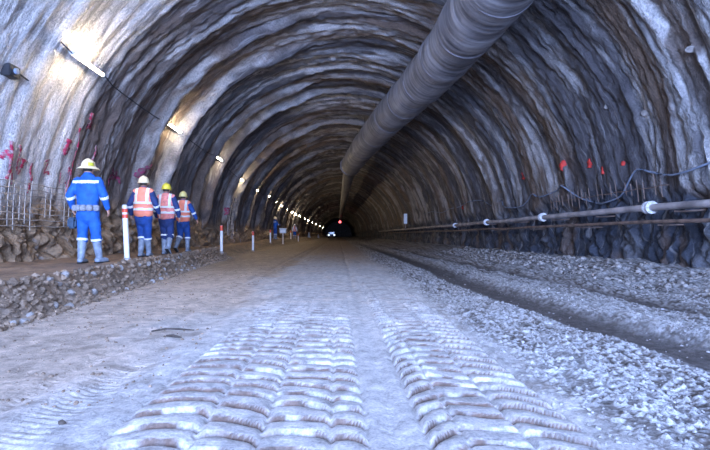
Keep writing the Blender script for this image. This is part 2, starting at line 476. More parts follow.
def build_walls():
    ys = [-9.0]
    while ys[-1] < 235:
        y = ys[-1]
        st = .12 if y < 6.5 else max(.036, .036*(y/9)**1.55)
        ys.append(y+min(st, 2.5))
    ys = np.array(ys); ns = 330
    ss = np.linspace(0, STOT, ns)
    SS, YY = np.meshgrid(ss, ys)
    x, z, nx, nz = section(SS); D = disp(SS, YY)
    V = np.stack([x+nx*D, YY, z+nz*D], -1)
    T = wall_tone(SS, YY)
    ST = np.stack([SS, YY, 0*YY], -1)
    ny = len(ys)
    # normals of the whole vault so that its three pieces meet without a seam
    du = np.gradient(V, axis=1); dv = np.gradient(V, axis=0)
    NN = np.cross(dv, du); NN /= np.linalg.norm(NN, axis=-1, keepdims=True)
    mid = np.stack([XC+0*x, YY, ZC+0*x], -1)
    flip = np.sum(NN*(mid-V), -1) < 0
    NN[flip] *= -1
    cuts = [0, int(ns*(S1+R*math.pi*.27)/STOT), int(ns*(S1+R*math.pi*.73)/STOT), ns-1]
    for nm, a, b in (('wall_left', cuts[0], cuts[1]), ('ceiling', cuts[1], cuts[2]), ('wall_right', cuts[2], cuts[3])):
        w = b-a+1
        v = V[:, a:b+1].reshape(-1, 3)
        i = np.arange(ny-1)[:, None]*w + np.arange(w-1)[None]
        q = np.stack([i, i+w, i+w+1, i+1], -1).reshape(-1, 4)
        me = np_mesh(nm, v, q)
        set_col(me, T[:, a:b+1].reshape(-1, 3)); set_vec(me, ST[:, a:b+1].reshape(-1, 3), 'st')
        me.normals_split_custom_set_from_vertices(NN[:, a:b+1].reshape(-1, 3).tolist())
        o = link(nm, me, M_WALL); o['kind'] = 'structure'
    # the rock face that closes the far end
    vs = [(XC, 234, 2)]; s_ = np.linspace(0, STOT, 60); xx, zz, a_, b_ = section(s_)
    vs += [(XC+(float(p)-XC)*1.12, 234.0, 1+(float(q_)-1)*1.12) for p, q_ in zip(xx, zz)]
    me = mesh_from('wall_far', vs, [(0, k, k+1) for k in range(1, 60)]+[(0, 60, 1)])
    set_col(me, np.tile([.16, .13, .11], (61, 1))); set_vec(me, np.array(vs), 'st')
    o = link('wall_far', me, M_WALL); o['kind'] = 'structure'

# ------------------------------------------------------------------ ground
def bank_x(y):
    return np.interp(y, [0, 4.6, 7.7, 14, 20, 30], [-3.05, -3.2, -3.42, -3.9, -4.2, -4.3])

def bank_w(y):
    return np.interp(y, [0, 8, 15, 25, 40], [.34, .34, .45, 1.0, 1.3])

def path_z(y):
    return .41 + .16*sst(22, 46, y)

def lug(x, y, x0, x1, bounds, offs, slopes, curve, pitch):
    """imprint of a loader tyre: rows of raised bars, staggered in columns"""
    u = (x-x0)/(x1-x0)
    h = np.zeros_like(x); g = np.zeros_like(x)
    wob = .10*(fbm(x*3.5, y*2.2, 201, 3)-.5)
    for k in range(len(bounds)-1):
        a, b = bounds[k], bounds[k+1]
        t = (u-a)/(b-a)
        ins = .45*sst(-.03, .03, t)*sst(1.03, .97, t) + .55*sst(-.02, .10, t)*sst(1.02, .90, t)
        ph = (y + wob + slopes[k]*(t-.5) + curve*(2*t-1)**2)/pitch + offs[k]
        f = ph-np.floor(ph)
        bar = sst(.04, .14, f)*sst(1.0, .80, f)*(.72+.28*sst(1.0, .4, f))*(.75+.5*fbm(x*4, y*4, 207, 3))
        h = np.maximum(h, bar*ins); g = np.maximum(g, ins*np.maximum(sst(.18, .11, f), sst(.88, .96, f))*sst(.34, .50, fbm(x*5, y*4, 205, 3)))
    return h, g

def ground(x, y):
    bx = bank_x(y); bw = bank_w(y)
    wob = .10*(fbm(y*1.3, y*0, 211, 3)-.5)
    rise = sst(bx+wob, bx+wob-bw, x)
    z = rise*path_z(y)
    road = 1-rise
    z = z + rise*(fbm(x*2.2, y*2.2, 213, 4)-.5)*.09
    bankm = rise*(1-rise)*4
    c1, c2, ci = cells(x*9, y*9+z*6, 215)
    z = z + bankm*(.05-.10*c1)
    # general unevenness of the road
    z = z + road*((fbm(x*.8, y*.35, 221, 4)-.5)*.07 + (fbm(x*7, y*7, 223, 3)-.5)*.018*(1-.7*sst(-1.1, -1.0, x)*sst(1.2, 1.1, x)))
    fade = sst(8.6, 5.6, y + 1.0*(fbm(x*2.5, y*.7, 225, 2)-.5))*(.60+.40*sst(6.5, 3.6, y))
    keep = .35+.65*sst(.28, .40, fbm(x*2.0, y*1.4, 229, 3))
    hl, gl = lug(x, y, -1.02, .13, [0, .33, .58, .86, 1.0], [0, .30, .05, .42], [-.07, .06, .05, .04], .040, .175)
    hr, gr = lug(x, y, .40, 1.14, [0, .22, .60, 1.0], [.2, .55, .25], [-.16, .03, .17], .015, .170)
    tl = sst(-1.06, -.99, x)*sst(.17, .10, x)*fade*keep; tr = sst(.36, .43, x)*sst(1.19, 1.12, x)*sst(10.5, 7, y)*(.55+.45*sst(6.5, 3.6, y))
    z = z + tl*(.040*hl-.030)*(1-.45*bump1(x, -.35, .2)*sst(.4, .6, fbm(x*2, y*2, 208, 2))) + tr*(.055*hr-.034)*(1-.7*bump1(x, .72, .14))
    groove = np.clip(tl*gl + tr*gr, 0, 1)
    # smooth wheel lines between and left of the tread
    for xc, w, dp in ((-1.42, .16, .03), (-1.75, .06, .02), (.27, .05, .018)):
        z = z - road*dp*bump1(x+.06*(fbm(y*.4, y*0, 231, 2)-.5), xc, w)
        z = z + road*(.0035 if xc < 0 else .001)*np.sin(y*110+x*30)*bump1(x+.06*(fbm(y*.4, y*0, 231, 2)-.5), xc, w*.8)*sst(4.6, 3.2, y)
    # churned wet ground and rubble on the right
    gr_ = sst(1.05, 1.55, x + .35*(fbm(y*1.2, x*1.2, 235, 2)-.5))
    a1, a2, ai = cells(x*20, y*14, 241); b1, b2, bi = cells(x*36, y*30, 243)
    stones = np.clip(.42-a1, 0, 1)*.060*(ai > .35) + np.clip(.42-b1, 0, 1)*.026
    z = z + gr_*(stones + (fbm(x*2.5, y*1.2, 245, 4)-.5)*.10)
    r1 = np.interp(y, [0, 3.7, 5, 7.35, 16, 40], [3.0, 2.86, 2.68, 2.48, 2.6, 2.3]) + .12*(fbm(y*.7, y*0, 247, 2)-.5)
    r2 = np.interp(y, [0, 5.6, 10.5, 20, 60], [4.35, 4.28, 4.18, 3.9, 3.5]) + .15*(fbm(y*.6, y*0, 249, 2)-.5)
    w1 = np.exp(-((x-r1)/.33)**4); w2 = np.exp(-((x-r2)/.2)**4)*.85
    rut = np.clip(w1+w2, 0, 1)*sst(60, 25, y)
    z = z*(1-.8*rut) - .075*rut
    z = z + .05*bump1(x, r1+.55, .25)*gr_ + .05*bump1(x, r2+.4, .2)*gr_
    heap = sst(4.5, 6.5, x + .4*(fbm(y*.9, x*.9, 251, 3)-.5))
    z = z + heap*(.30 + (fbm(x*3, y*3, 253, 4)-.5)*.16)
    return z, rise, bankm, groove, gr_, rut, heap, (ai, a1, b1, bi), road, (hl*tl+hr*tr)

def gz(x, y):
    return float(ground(np.array([float(x)]), np.array([float(y)]))[0][0])

def build_ground():
    ys = list(np.arange(-9, 1.4, .2))
    while ys[-1] < 236:
        y = ys[-1]; ys.append(y + float(np.clip(y*y/441*.48, .009, 2.5)))
    ys = np.array(ys)
    xs = np.concatenate([np.arange(-7.4, -4.4, .06), np.arange(-4.4, -1.3, .022), np.arange(-1.3, 1.4, .0145), np.arange(1.4, 4.8, .02), np.arange(4.8, 7.5, .03)])
    X, Y = np.meshgrid(xs, ys)
    z, rise, bankm, groove, gr_, rut, heap, (ai, a1, b1, bi), road, lugh = ground(X, Y)
    V = np.stack([X, Y, z], -1)
    e = lambda a: a[..., None]
    n1 = fbm(X*1.1, Y*.6, 301, 4); n2 = fbm(X*5, Y*3.2, 303, 4)
    dust = np.array([.53, .505, .49])*e(.74+.45*n2)
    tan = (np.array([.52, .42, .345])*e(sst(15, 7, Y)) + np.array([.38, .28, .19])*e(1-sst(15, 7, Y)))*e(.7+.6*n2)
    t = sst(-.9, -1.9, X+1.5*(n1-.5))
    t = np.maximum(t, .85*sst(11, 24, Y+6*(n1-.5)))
    t = np.clip(t + .35*sst(.55, .75, n2)*sst(3.4, 6, Y), 0, 1)
    c = dust*e(1-t)+tan*e(t)
    clods = sst(.60, .74, fbm(X*6, Y*5, 307, 4))*.5*road*(1-.9*sst(-1.15, -.95, X)*sst(1.2, 1.1, X)*sst(7, 5, Y))
    c = c*e(1-clods)+np.array([.24, .19, .15])*e(clods)
    groove_shade = np.array([.12, .062, .036])  # earth brown that paints shade into tread grooves and near bar faces
    c = c*e(1-.9*groove)+groove_shade*e(.9*groove)
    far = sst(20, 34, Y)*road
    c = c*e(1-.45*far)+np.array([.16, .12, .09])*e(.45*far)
    mud = np.array([.085, .068, .058])*e(.6+.8*n2)
    stone = np.array([.45, .445, .45])*e(.7+.6*ai)
    isst = np.clip(sst(.50, .28, a1)*(ai > .35) + sst(.42, .25, b1)*.75 + .34*sst(.46, .62, fbm(X*4, Y*1.4, 309, 4)), 0, 1)
    isst = np.maximum(isst, .8*bump1(X, np.interp(Y, [0, 3.7, 5, 7.35, 16, 40], [3.65, 3.5, 3.3, 3.1, 3.2, 2.9]), .28)*sst(.3, .5, n2))
    g = mud*e(1-isst)+stone*e(isst)
    g = g*e(1-.3*sst(10, 22, Y)) + np.array([.25, .19, .14])*e(.3*sst(10, 22, Y))
    c = c*e(1-gr_)+g*e(gr_)
    c = c*e(1-.9*rut)+np.array([.062, .050, .046])*e(.9*rut)
    pth = np.array([.24, .15, .09])*e(.6+.8*n2)
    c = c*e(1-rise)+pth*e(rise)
    bk = np.array([.25, .18, .125])*e(.30+1.1*_h(np.floor(X*9), np.floor(Y*9), 5))
    c = c*e(1-.6*bankm)+bk*e(.6*bankm)
    w = len(xs); ny = len(ys)
    i = np.arange(ny-1)[:, None]*w + np.arange(w-1)[None]
    q = np.stack([i, i+1, i+w+1, i+w], -1).reshape(-1, 4)
    isp = (X < bank_x(Y)+.02)[:-1, :-1].reshape(-1)
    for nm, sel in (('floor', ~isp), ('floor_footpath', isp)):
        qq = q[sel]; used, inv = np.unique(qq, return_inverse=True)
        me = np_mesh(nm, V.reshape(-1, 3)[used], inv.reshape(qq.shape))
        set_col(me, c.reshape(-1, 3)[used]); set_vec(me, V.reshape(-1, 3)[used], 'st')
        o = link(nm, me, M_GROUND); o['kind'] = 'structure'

# ------------------------------------------------------------------ stones
def stone_mesh(seed, sub=2, flat=.7):
    bm = bmesh.new(); bmesh.ops.create_icosphere(bm, subdivisions=sub, radius=1)
    r = random.Random(seed)
    planes = [(Vector((r.gauss(0, 1), r.gauss(0, 1), r.gauss(0, 1))).normalized(), r.uniform(.55, .9)) for _ in range(9)]
    sc = Vector((r.uniform(.8, 1.2), r.uniform(.7, 1.0), flat*r.uniform(.8, 1.15)))
    for v in bm.verts:
        p = v.co.copy()
        for n, d in planes:
            k = p.dot(n)
            if k > d: p -= n*(k-d)
        v.co = Vector((p.x*sc.x, p.y*sc.y, p.z*sc.z))
    bm.verts.index_update()
    V = np.array([v.co[:] for v in bm.verts]); Fc = np.array([[v.index for v in f.verts] for f in bm.faces]); bm.free()
    return V, Fc

def scatter(name, label, cat, pts, mt, sub=1, seeds=8):
    protos = [stone_mesh(k+50, sub) for k in range(seeds)]
    vs = []; fs = []; nb = 0
    for (x, y, z, r) in pts:
        V, Fc = random.choice(protos)
        m = np.array(Matrix.Rotation(random.uniform(0, 6.28), 3, 'Z') @ Matrix.Rotation(random.uniform(-.6, .6), 3, 'X'))
        vs.append((V*r) @ m.T + np.array([x, y, z])); fs.append(Fc+nb); nb += len(V)
    me = np_mesh(name, np.concatenate(vs), np.concatenate(fs), smooth=False)
    o = link(name, me, mt)
    return tag(o, label, cat, kind='stuff')

def build_stones():
    # pale gravel over the churned right side: more of it near the camera
    n = 9000
    y = 2.1/(1-RNG.random(n)*.92); x = 1.15+RNG.random(n)**.8*5.1
    k = RNG.random(n); r = .004+.011*k**3 + .0008*y
    z, *rest = ground(x, y); rut = rest[4]; ok = (rut < .4) | (RNG.random(n) < .1)
    scatter('gravel', 'pale wet gravel strewn over the churned right side of the road', 'gravel',
            [(a, b, c+d*.25, d) for a, b, c, d in zip(x[ok], y[ok], z[ok], r[ok])], M_GRAVEL, 1)
    n = 1500
    y = 2.6+RNG.random(n)**1.6*12; x = bank_x(y)+.05+RNG.random(n)**2.2*2.0
    r = .006+.016*RNG.random(n)**3
    z = ground(x, y)[0]
    scatter('road_grit', 'small brown grit along the left edge of the road below the stone bank', 'gravel',
            [(a, b, c+d*.2, d) for a, b, c, d in zip(x, y, z, r)], M_BANK, 1)
    # the bank of rubble under the path
    n = 2600
    y = 3.6+RNG.random(n)**1.5*16; t = RNG.random(n); x = bank_x(y)+.06-t*(bank_w(y)*1.0+.05)
    r = .018+.040*RNG.random(n)**2
    z = ground(x, y)[0]
    scatter('rubble', 'small broken stones packed into the bank under the footpath', 'rubble',
            [(a, b, c+d*.3, d) for a, b, c, d in zip(x, y, z, r)], M_BANK, 1)
    n = 900
    y = 6+RNG.random(n)*18; x = 5.0+RNG.random(n)*1.25; r = .02+.05*RNG.random(n)**2.5
    z = ground(x, y)[0]
    scatter('rubble', 'crushed stones heaped along the foot of the right wall', 'rubble',
            [(a, b, c+d*.3, d) for a, b, c, d in zip(x, y, z, r)], M_STONE, 1)
    # single larger stones of the bank
    metas = []
    for k in range(10):
        V, Fc = stone_mesh(200+k, 3, .75)
        me = np_mesh('bank_stone', V, Fc, smooth=False); me.materials.append(M_BANK if k % 3 else M_STONE); metas.append(me)
    done = []
    tries = 0
    while len(done) < 130 and tries < 6000:
        tries += 1
        yy = 4.2+random.random()**1.4*9; t = random.random(); xx = float(bank_x(yy))+.04-t*float(bank_w(yy))*.92
        r = random.uniform(.04, .07)
        if any((xx-a)**2+(yy-b)**2 < (1.25*(r+c))**2 for a, b, c in done): continue
        done.append((xx, yy, r))
        o = bpy.data.objects.new('bank_stone', random.choice(metas)); COL.objects.link(o)
        o.location = (xx, yy, gz(xx, yy)+r*.35); o.scale = (r, r, r)
        o.rotation_euler = (random.uniform(-.4, .4), random.uniform(-.4, .4), random.uniform(0, 6.28))
        tag(o, 'fist-sized broken stone lying in the rubble bank beside the footpath', 'stone', 'larger stones of the rubble bank')

# ------------------------------------------------------------------ ventilation duct
def duct_body(pts, name, parent, mt, n=40, step=.12, puff=1.0):
    """smooth path through pts (x,y,z,r), with puckered rings"""
    P = np.array(pts, float)
    yy = [P[0, 1]]
    while yy[-1] < P[-1, 1]: yy.append(yy[-1] + max(step, step*yy[-1]/12))
    yy = np.array(yy)
    def sm(col):
        v = np.interp(yy, P[:, 1], P[:, col])
        for _ in range(3):
            k = np.interp(yy-.9, yy, v); k2 = np.interp(yy+.9, yy, v); v = (k+v*2+k2)/4
        return v
    xs, zs = sm(0), sm(2); rs = np.interp(yy, P[:, 1], P[:, 3])
    A = np.linspace(0, 2*np.pi, n, endpoint=False)
    YY, AA = np.meshgrid(yy, A, indexing='ij')
    rr = rs[:, None]*(1 + puff*(.010*np.cos(YY*2*np.pi/1.9) + .10*(fbm(YY*2.2+np.cos(AA)*.8, np.cos(AA)*1.4+np.sin(AA)*.9, 401, 4)-.5) - .045*np.exp(-(((YY+.9) % 3.8-1.9)/.06)**2)))
    dx = np.gradient(xs, yy); nrm = 1/np.sqrt(1+dx*dx)
    X = xs[:, None] + rr*np.cos(AA)*nrm[:, None]; Yp = YY - rr*np.cos(AA)*(dx*nrm)[:, None]; Z = zs[:, None] + rr*np.sin(AA)
    V = np.stack([X, Yp, Z], -1).reshape(-1, 3); ny = len(yy)
    i = np.arange(ny-1)[:, None]*n; k = np.arange(n)[None]; k2 = (k+1) % n
    q = np.stack([i+k, i+n+k, i+n+k2, i+k2], -1).reshape(-1, 4)
    me = np_mesh(name, V, q)
    set_vec(me, np.stack([AA*.6, YY, 0*YY], -1).reshape(-1, 3), 'st')
    o = link(name, me, mt, parent); solid(o, .01)
    return xs, yy, zs, rs

def build_duct():
    t = thing('ventilation_duct', 'long grey fabric ventilation duct hanging below the tunnel crown', 'duct', (0, 0, 0))
    main = [(3.1, -8.5, 5.62, .70), (3.1, 8, 5.66, .70), (3.04, 10.5, 5.70, .70), (2.85, 14.5, 5.75, .69), (2.15, 19.8, 5.75, .67), (1.40, 27, 5.75, .68), (.86, 34.2, 5.75, .68)]
    xs, yy, zs, rs = duct_body(main, 'duct_sleeve', t, M_DUCT)
    # rounded end collar, then the narrower sleeve that runs on
    mb = MB(); c = (.84, 0, 5.75)
    mb.tube([(.86, 34.1, 5.75), (.85, 34.5, 5.74), (.84, 34.9, 5.72), (.83, 35.2, 5.69), (.82, 35.4, 5.66)], [.70, .69, .62, .52, .44], n=32, dome=False)
    mb.build('end_collar', M_DUCTEND, t)
    duct_body([(.82, 35.2, 5.62, .44), (.80, 60, 5.62, .44), (.74, 90, 5.62, .44), (.7, 128, 5.62, .44)], 'narrow_sleeve', t, M_DUCT, n=24, step=.3)
    for yk in (9.2, 11.4, 13.2, 15.4, 17.6, 20, 23.2, 26.6, 30):
        x = float(np.interp(yk, yy, xs)); z = float(np.interp(yk, yy, zs)); r = float(np.interp(yk, yy, rs))
        dx = float(np.interp(yk, yy, np.gradient(xs, yy)))
        m = MB(); d = Vector((dx, 1, 0)).normalized()
        p = Vector((x, yk, z)); m.tube([p-d*.035, p-d*.02, p+d*.02, p+d*.035], [r*1.0, r*1.02, r*1.02, r*1.0], n=40, dome=False, caps=False)
        o = m.build('band_clamp', M_DUCTEND, t)
        # hanger up to the crown
        top = math.sqrt(max(.1, R*R-(x-XC)**2))+ZC+.05
        MB().tube([(x, yk, z+r*1.0), (x, yk, max(top, z+r+.12))], .012, n=6, dome=False).build('hanger', M_BLACK, t)
    # signal under the duct
    r = thing('signal_lamp', 'small red signal lamp hanging under the far end of the duct', 'signal lamp', (.48, 118, 4.05))
    MB().ball((0, 0, 0), (.30, .16, .30)).build('lens', M_REDLAMP, r)
    MB().tube([(0, .1, 0), (0, .22, 0)], [.36, .30], n=20, dome=False).build('housing', M_BLACK, r)
    MB().tube([(0, .15, .2), (.1, .15, 1.25)], .03, n=6, dome=False).build('hanger', M_BLACK, r)

# ------------------------------------------------------------------ lamps
ORD = ['first', 'second', 'third', 'fourth', 'fifth', 'sixth', 'seventh', 'eighth', 'ninth', 'tenth', 'eleventh', 'twelfth']
def build_lamps():
    cable_pts = []
    for k, (s, y) in enumerate(LAMPS):
        x, z, nx, nz = section(s)
        p = wall_point(s, y, .26 if k == 0 else .2 if k < 3 else .17)
        inn = Vector((-float(nx), 0, -float(nz)))       # into the tunnel
        if k == 0: lb = 'long glowing tube lamp on the pale left wall, the nearest and largest lamp'
        elif k < 12: lb = 'glowing tube lamp on the left tunnel wall, %s lamp counted into the tunnel' % ORD[k]
        else: lb = 'tiny far lamp in the row of lights converging toward the end of the tunnel'
        t = thing('tube_lamp', lb, 'lamp', p, 0, 'tube lamps along the left wall')
        hl = .56 if k < 10 else .42
        tilt = Vector((0, 1, -.02)).normalized()
        MB().tube([-tilt*hl, tilt*hl], (.028 if k < 3 else .04 if k < 9 else .075), n=8, dome=False).build('tube', M_TUBE if k < 5 else M_TUBE_FAR, t)
        for sg in (-1, 1):
            MB().tube([tilt*hl*sg, tilt*(hl+.05)*sg], .036, n=10, dome=False).build('end_cap', M_FIXT, t)
        if k < 12:
            up = Vector((0, 0, 1))
            b = MB()
            o1 = -inn*.06 + Vector((0, 0, -.02 if 0 < k < 3 else (.02 if k > 2 else -.01)))
            b.tube([o1-tilt*(hl+.02), o1+tilt*(hl+.02)], [(.022, .035)]*2, n=8, dome=False)
            b.build('batten', M_FIXT, t)
            for sg in (-1, 1):
                MB().tube([o1+tilt*hl*.7*sg, -inn*(.22 if k < 3 else .13)+tilt*hl*.7*sg], .012, n=6, dome=False).build('bracket', M_FIXT, t)
        cable_pts.append(p)
    # the cable that links the first lamps
    mb = MB(); pts = []
    s0, y0 = wall_hit(58, 40); pts.append(wall_point(s0, y0, .05))
    for k in range(9):
        p = cable_pts[k]; a = p+Vector((0, -.62, 0)); b = p+Vector((0, .62, 0))
        pts.append(a)
        pts.append(p+Vector((-.05, 0, .05)))
        pts.append(b)
        if k < 8:
            for q in (.25, .5, .75):
                s = LAMPS[k][0]*(1-q)+LAMPS[k+1][0]*q; y = LAMPS[k][1]*(1-q)+LAMPS[k+1][1]*q
                pp = wall_point(s, y, .08); pp.z -= .10*math.sin(q*math.pi); pts.append(pp)
    mb.tube(pts, .014, n=6, dome=False)
    o = mb.build('power_cable', M_BLACK); tag(o, 'thin black power cable linking the tube lamps on the left wall', 'cable')

# ------------------------------------------------------------------ right wall services
def along_right(y0, y1, x, z, wob=.02, step=.4):
    pts = []; y = y0
    while y <= y1:
        pts.append((x + wob*(float(vnoise(y*.5, 3.3, 9))-.5)*2, y, z + wob*(float(vnoise(y*.4, 7.7, 10))-.5)*2)); y += max(step, step*y/12)
    return pts

def build_services():
    # thick pipe with flanged couplings
    t = thing('water_pipe', 'thick dusty steel pipe with flanges running along the right wall', 'pipe', (0, 0, 0))
    PX = 6.10
    pts = along_right(-8, 75, PX, 1.42)
    MB().tube(pts, .068, n=14, dome=False).build('pipe', M_PIPE, t)
    yk = [(650-VX), (543-VX), (487-VX), (455-VX)]
    for q in yk:
        y = PX*F/q
        p = Vector(pts[int(np.argmin([abs(a[1]-y) for a in pts]))])
        m = MB()
        for dy in (-.05, .05):
            m.tube([(p.x, y+dy-.028, p.z), (p.x, y+dy+.028, p.z)], .125, n=20, dome=False)
        for a in range(8):
            c, s = math.cos(a*math.pi/4)*.1, math.sin(a*math.pi/4)*.1
            m.tube([(p.x+c, y-.11, p.z+s), (p.x+c, y+.11, p.z+s)], .014, n=6, dome=False)
        m.build('flange', M_FLANGE, t)
    for y in (8.9, 11.6, 14, 17, 20.5, 24.5, 29, 34):
        m = MB(); m.tube([(PX, y-.02, 1.33), (PX+.15, y-.02, 1.33), (PX+.62, y-.02, 1.36)], .018, n=6, dome=False)
        m.build('bracket', M_STEEL, t)
    t = thing('drain_pipe', 'thin rusty pipe running below the thick pipe on the right wall', 'pipe', (0, 0, 0))
    MB().tube(along_right(-8, 60, 6.07, 1.14), .036, n=10, dome=False).build('pipe', M_STEEL, t)
    for y in (9.3, 12.4, 15.5, 19, 23):
        m = MB(); m.tube([(6.07, y, 1.09), (6.25, y, 1.09), (6.72, y, 1.10)], .014, n=6, dome=False)
        m.build('bracket', M_STEEL, t)
    # sagging cable
    px = [(760, 146), (730, 153), (710, 161), (690, 170), (672, 175), (655, 175), (642, 173), (629, 171), (620, 185), (612, 197), (600, 203), (589, 204), (576, 197), (563, 185), (553, 191), (540, 197), (532, 194), (526, 201), (519, 207), (505, 207), (497, 201), (487, 206), (479, 201), (468, 202), (458, 207), (449, 209), (440, 213), (430, 212), (420, 216)]
    P = []
    for a, b in px:
        s, d = wall_hit(a, b, .1); P.append(wall_point(s, d, .09))
    Q = []
    for i in range(len(P)-1):
        p0 = P[max(i-1, 0)]; p1 = P[i]; p2 = P[i+1]; p3 = P[min(i+2, len(P)-1)]
        for u in (0, .33, .66):
            Q.append(.5*((2*p1)+(p2-p0)*u+(2*p0-5*p1+4*p2-p3)*u*u+(3*p1-p0-3*p2+p3)*u**3))
    t = thing('sagging_cable', 'blue-grey cable sagging in loops along the right wall above the pipes', 'cable', (0, 0, 0))
    MB().tube(Q, .021, n=8, dome=False).build('cable', M_CABLE, t)
    for k in (7, 13, 16, 20, 22, 25):
        p = P[k]; m = MB(); m.tube([p+Vector((-.03, 0, .0)), p+Vector((.06, 0, .02)), p+Vector((.25, 0, .04))], .012, n=6, dome=False)
        m.build('hook', M_STEEL, t)
    # white panel far down on the right
    x = 5.95; y = x*F/(405.5-VX)
    t = thing('marker_sign', 'narrow upright white sign board on the right wall beside the pipe', 'sign', (x, y, 1.9))
    MB().box((-.15, -.02, 0), (.15, .02, .88), .01).build('board', M_WPOST, t)
    MB().box((-.03, .02, -.55), (.03, .07, .80), .005).build('post', M_STEEL, t)
    # exposed mesh on the right: short upright bars in front of the rock
    def mesh_panel(label, y0, y1, z0, z1, side, sy, sz, off, r=.008, miss=.1, seed=3, stub=False, mt=M_WIRE):
        rr = random.Random(seed); m = MB()
        def pt(y, z):
            s = S1-(ZC-z) if side < 0 else S2+(ZC-z)
            if z > ZC:
                a = math.asin(min(1, (z-ZC)/R)); s = S1+R*a if side < 0 else S2-R*a
            x, z2, nx, nz = section(s); return Vector((float(x-nx*off), float(y), float(z2-nz*off)))
        y = y0; k = 0
        while y < y1:
            zt = z1 + rr.uniform(-.12, .06); zb = z0 + rr.uniform(-.05, .25)
            if rr.random() > miss:
                n = max(2, int((zt-zb)/.12)); m.tube([pt(y, zb+(zt-zb)*j/n) for j in range(n+1)], r, n=5, dome=False)
            y += sy*rr.uniform(.9, 1.1)
        if True:
            z = z0+.05 if not stub else z1-.25
            while z < (z1 if not stub else z1-.2):
                ya = y0+rr.uniform(0, .3)*(not stub); yb = y1-rr.uniform(0, .4)*(not stub)
                n = max(2, int((yb-ya)/.12)); m.tube([pt(ya+(yb-ya)*j/n, z+.01*math.sin(j)) for j in range(n+1)], r*1.25, n=5, dome=False)
                z += sz*rr.uniform(.93, 1.07)
        o = m.build('wire_mesh', mt); tag(o, label, 'wire mesh'); return o
    mesh_panel('pale wire mesh exposed on the left wall behind the worker in bright blue', 7.0, 11.5, 1.02, 1.95, -1, .165, .115, .17, .008, .12, 5)
    mesh_panel('row of short upright bars sticking out above the pipes on the right wall', 9.3, 14.5, 1.62, 2.12, 1, .19, .2, .14, .009, .15, 8, True, M_STEEL)
    d4 = LAMPS[3][1]
    mesh_panel('lamp-lit wire mesh on the left wall below the fourth lamp', d4-.6, d4+.9, .6, 3.1, -1, .3, .26, .10, .02, .05, 9)
    # small dark junction box, top left
    s, d = wall_hit(10, 71); p = wall_point(s, d, .03)
    t = thing('junction_box', 'small dark junction box on the left wall near the top left corner', 'junction box', p)
    MB().box((-.1, -.14, -.10), (.08, .14, .10), .015).build('housing', M_BLACK, t)
    MB().tube([(.06, 0, 0), (.12, 0, 0)], .05, n=14, dome=False).build('socket', M_CABLE, t)
    MB().tube([(.0, .1, .05), (-.02, .5, .0), (-.05, .9, .1)], .014, n=6, dome=False).build('cable', M_BLACK, t)

# ------------------------------------------------------------------ paint marks
def strip_mesh(px_pts, w, wob=0, seed=0):
    """a painted stroke lying on the wall, w in pixels of the photograph at that spot"""
    r = random.Random(seed); V = []; Fc = []
    pts = []
    for i in range(len(px_pts)-1):
        a = px_pts[i]; b = px_pts[i+1]; n = max(2, int(math.hypot(b[0]-a[0], b[1]-a[1])/1.2))
        for j in range(n): pts.append((a[0]+(b[0]-a[0])*j/n, a[1]+(b[1]-a[1])*j/n))
    pts.append(px_pts[-1])
    sd = [wall_hit(*p) for p in pts]
    pr = []
    for i, (s, d) in enumerate(sd):
        a = sd[max(i-1, 0)]; b = sd[min(i+1, len(sd)-1)]
        ts, td = b[0]-a[0], b[1]-a[1]; L = math.hypot(ts, td) or 1
        ww = w*.8*d/F*.5*(1+r.uniform(-wob, wob))
        nxs, nyd = -td/L, ts/L*1.6
        for sg in (-1, 0, 1):
            pr.append((s+sg*nxs*ww, d+sg*nyd*ww))
    ss = np.array([p[0] for p in pr]); yy = np.array([p[1] for p in pr])
    x, z, nx, nz = section(ss); D = disp(ss, yy)-.04
    V = np.stack([x+nx*D, yy, z+nz*D], -1)
    for i in range(len(pts)-1):
        for k in (0, 1):
            a = i*3+k; Fc.append((a, a+1, a+4, a+3))
    return V.tolist(), Fc

def paint(name, label, strokes, mt, group=None, seed=0):
    m = MB()
    for i, (pts, w) in enumerate(strokes):
        v, f = strip_mesh(pts, w, .5, seed+i); m.add(v, f)
    me = m.mesh(name); o = link(name, me, mt); solid(o, .006); tag(o, label, 'paint mark', group)
    return o

def blob(cx, cy, rx, ry, seed, lean=0):
    return [([(cx+lean*ry+0, cy-ry), (cx+lean*ry*.3, cy-ry*.4), (cx-lean*ry*.3, cy+ry*.4), (cx-lean*ry, cy+ry)], rx*1.5)]

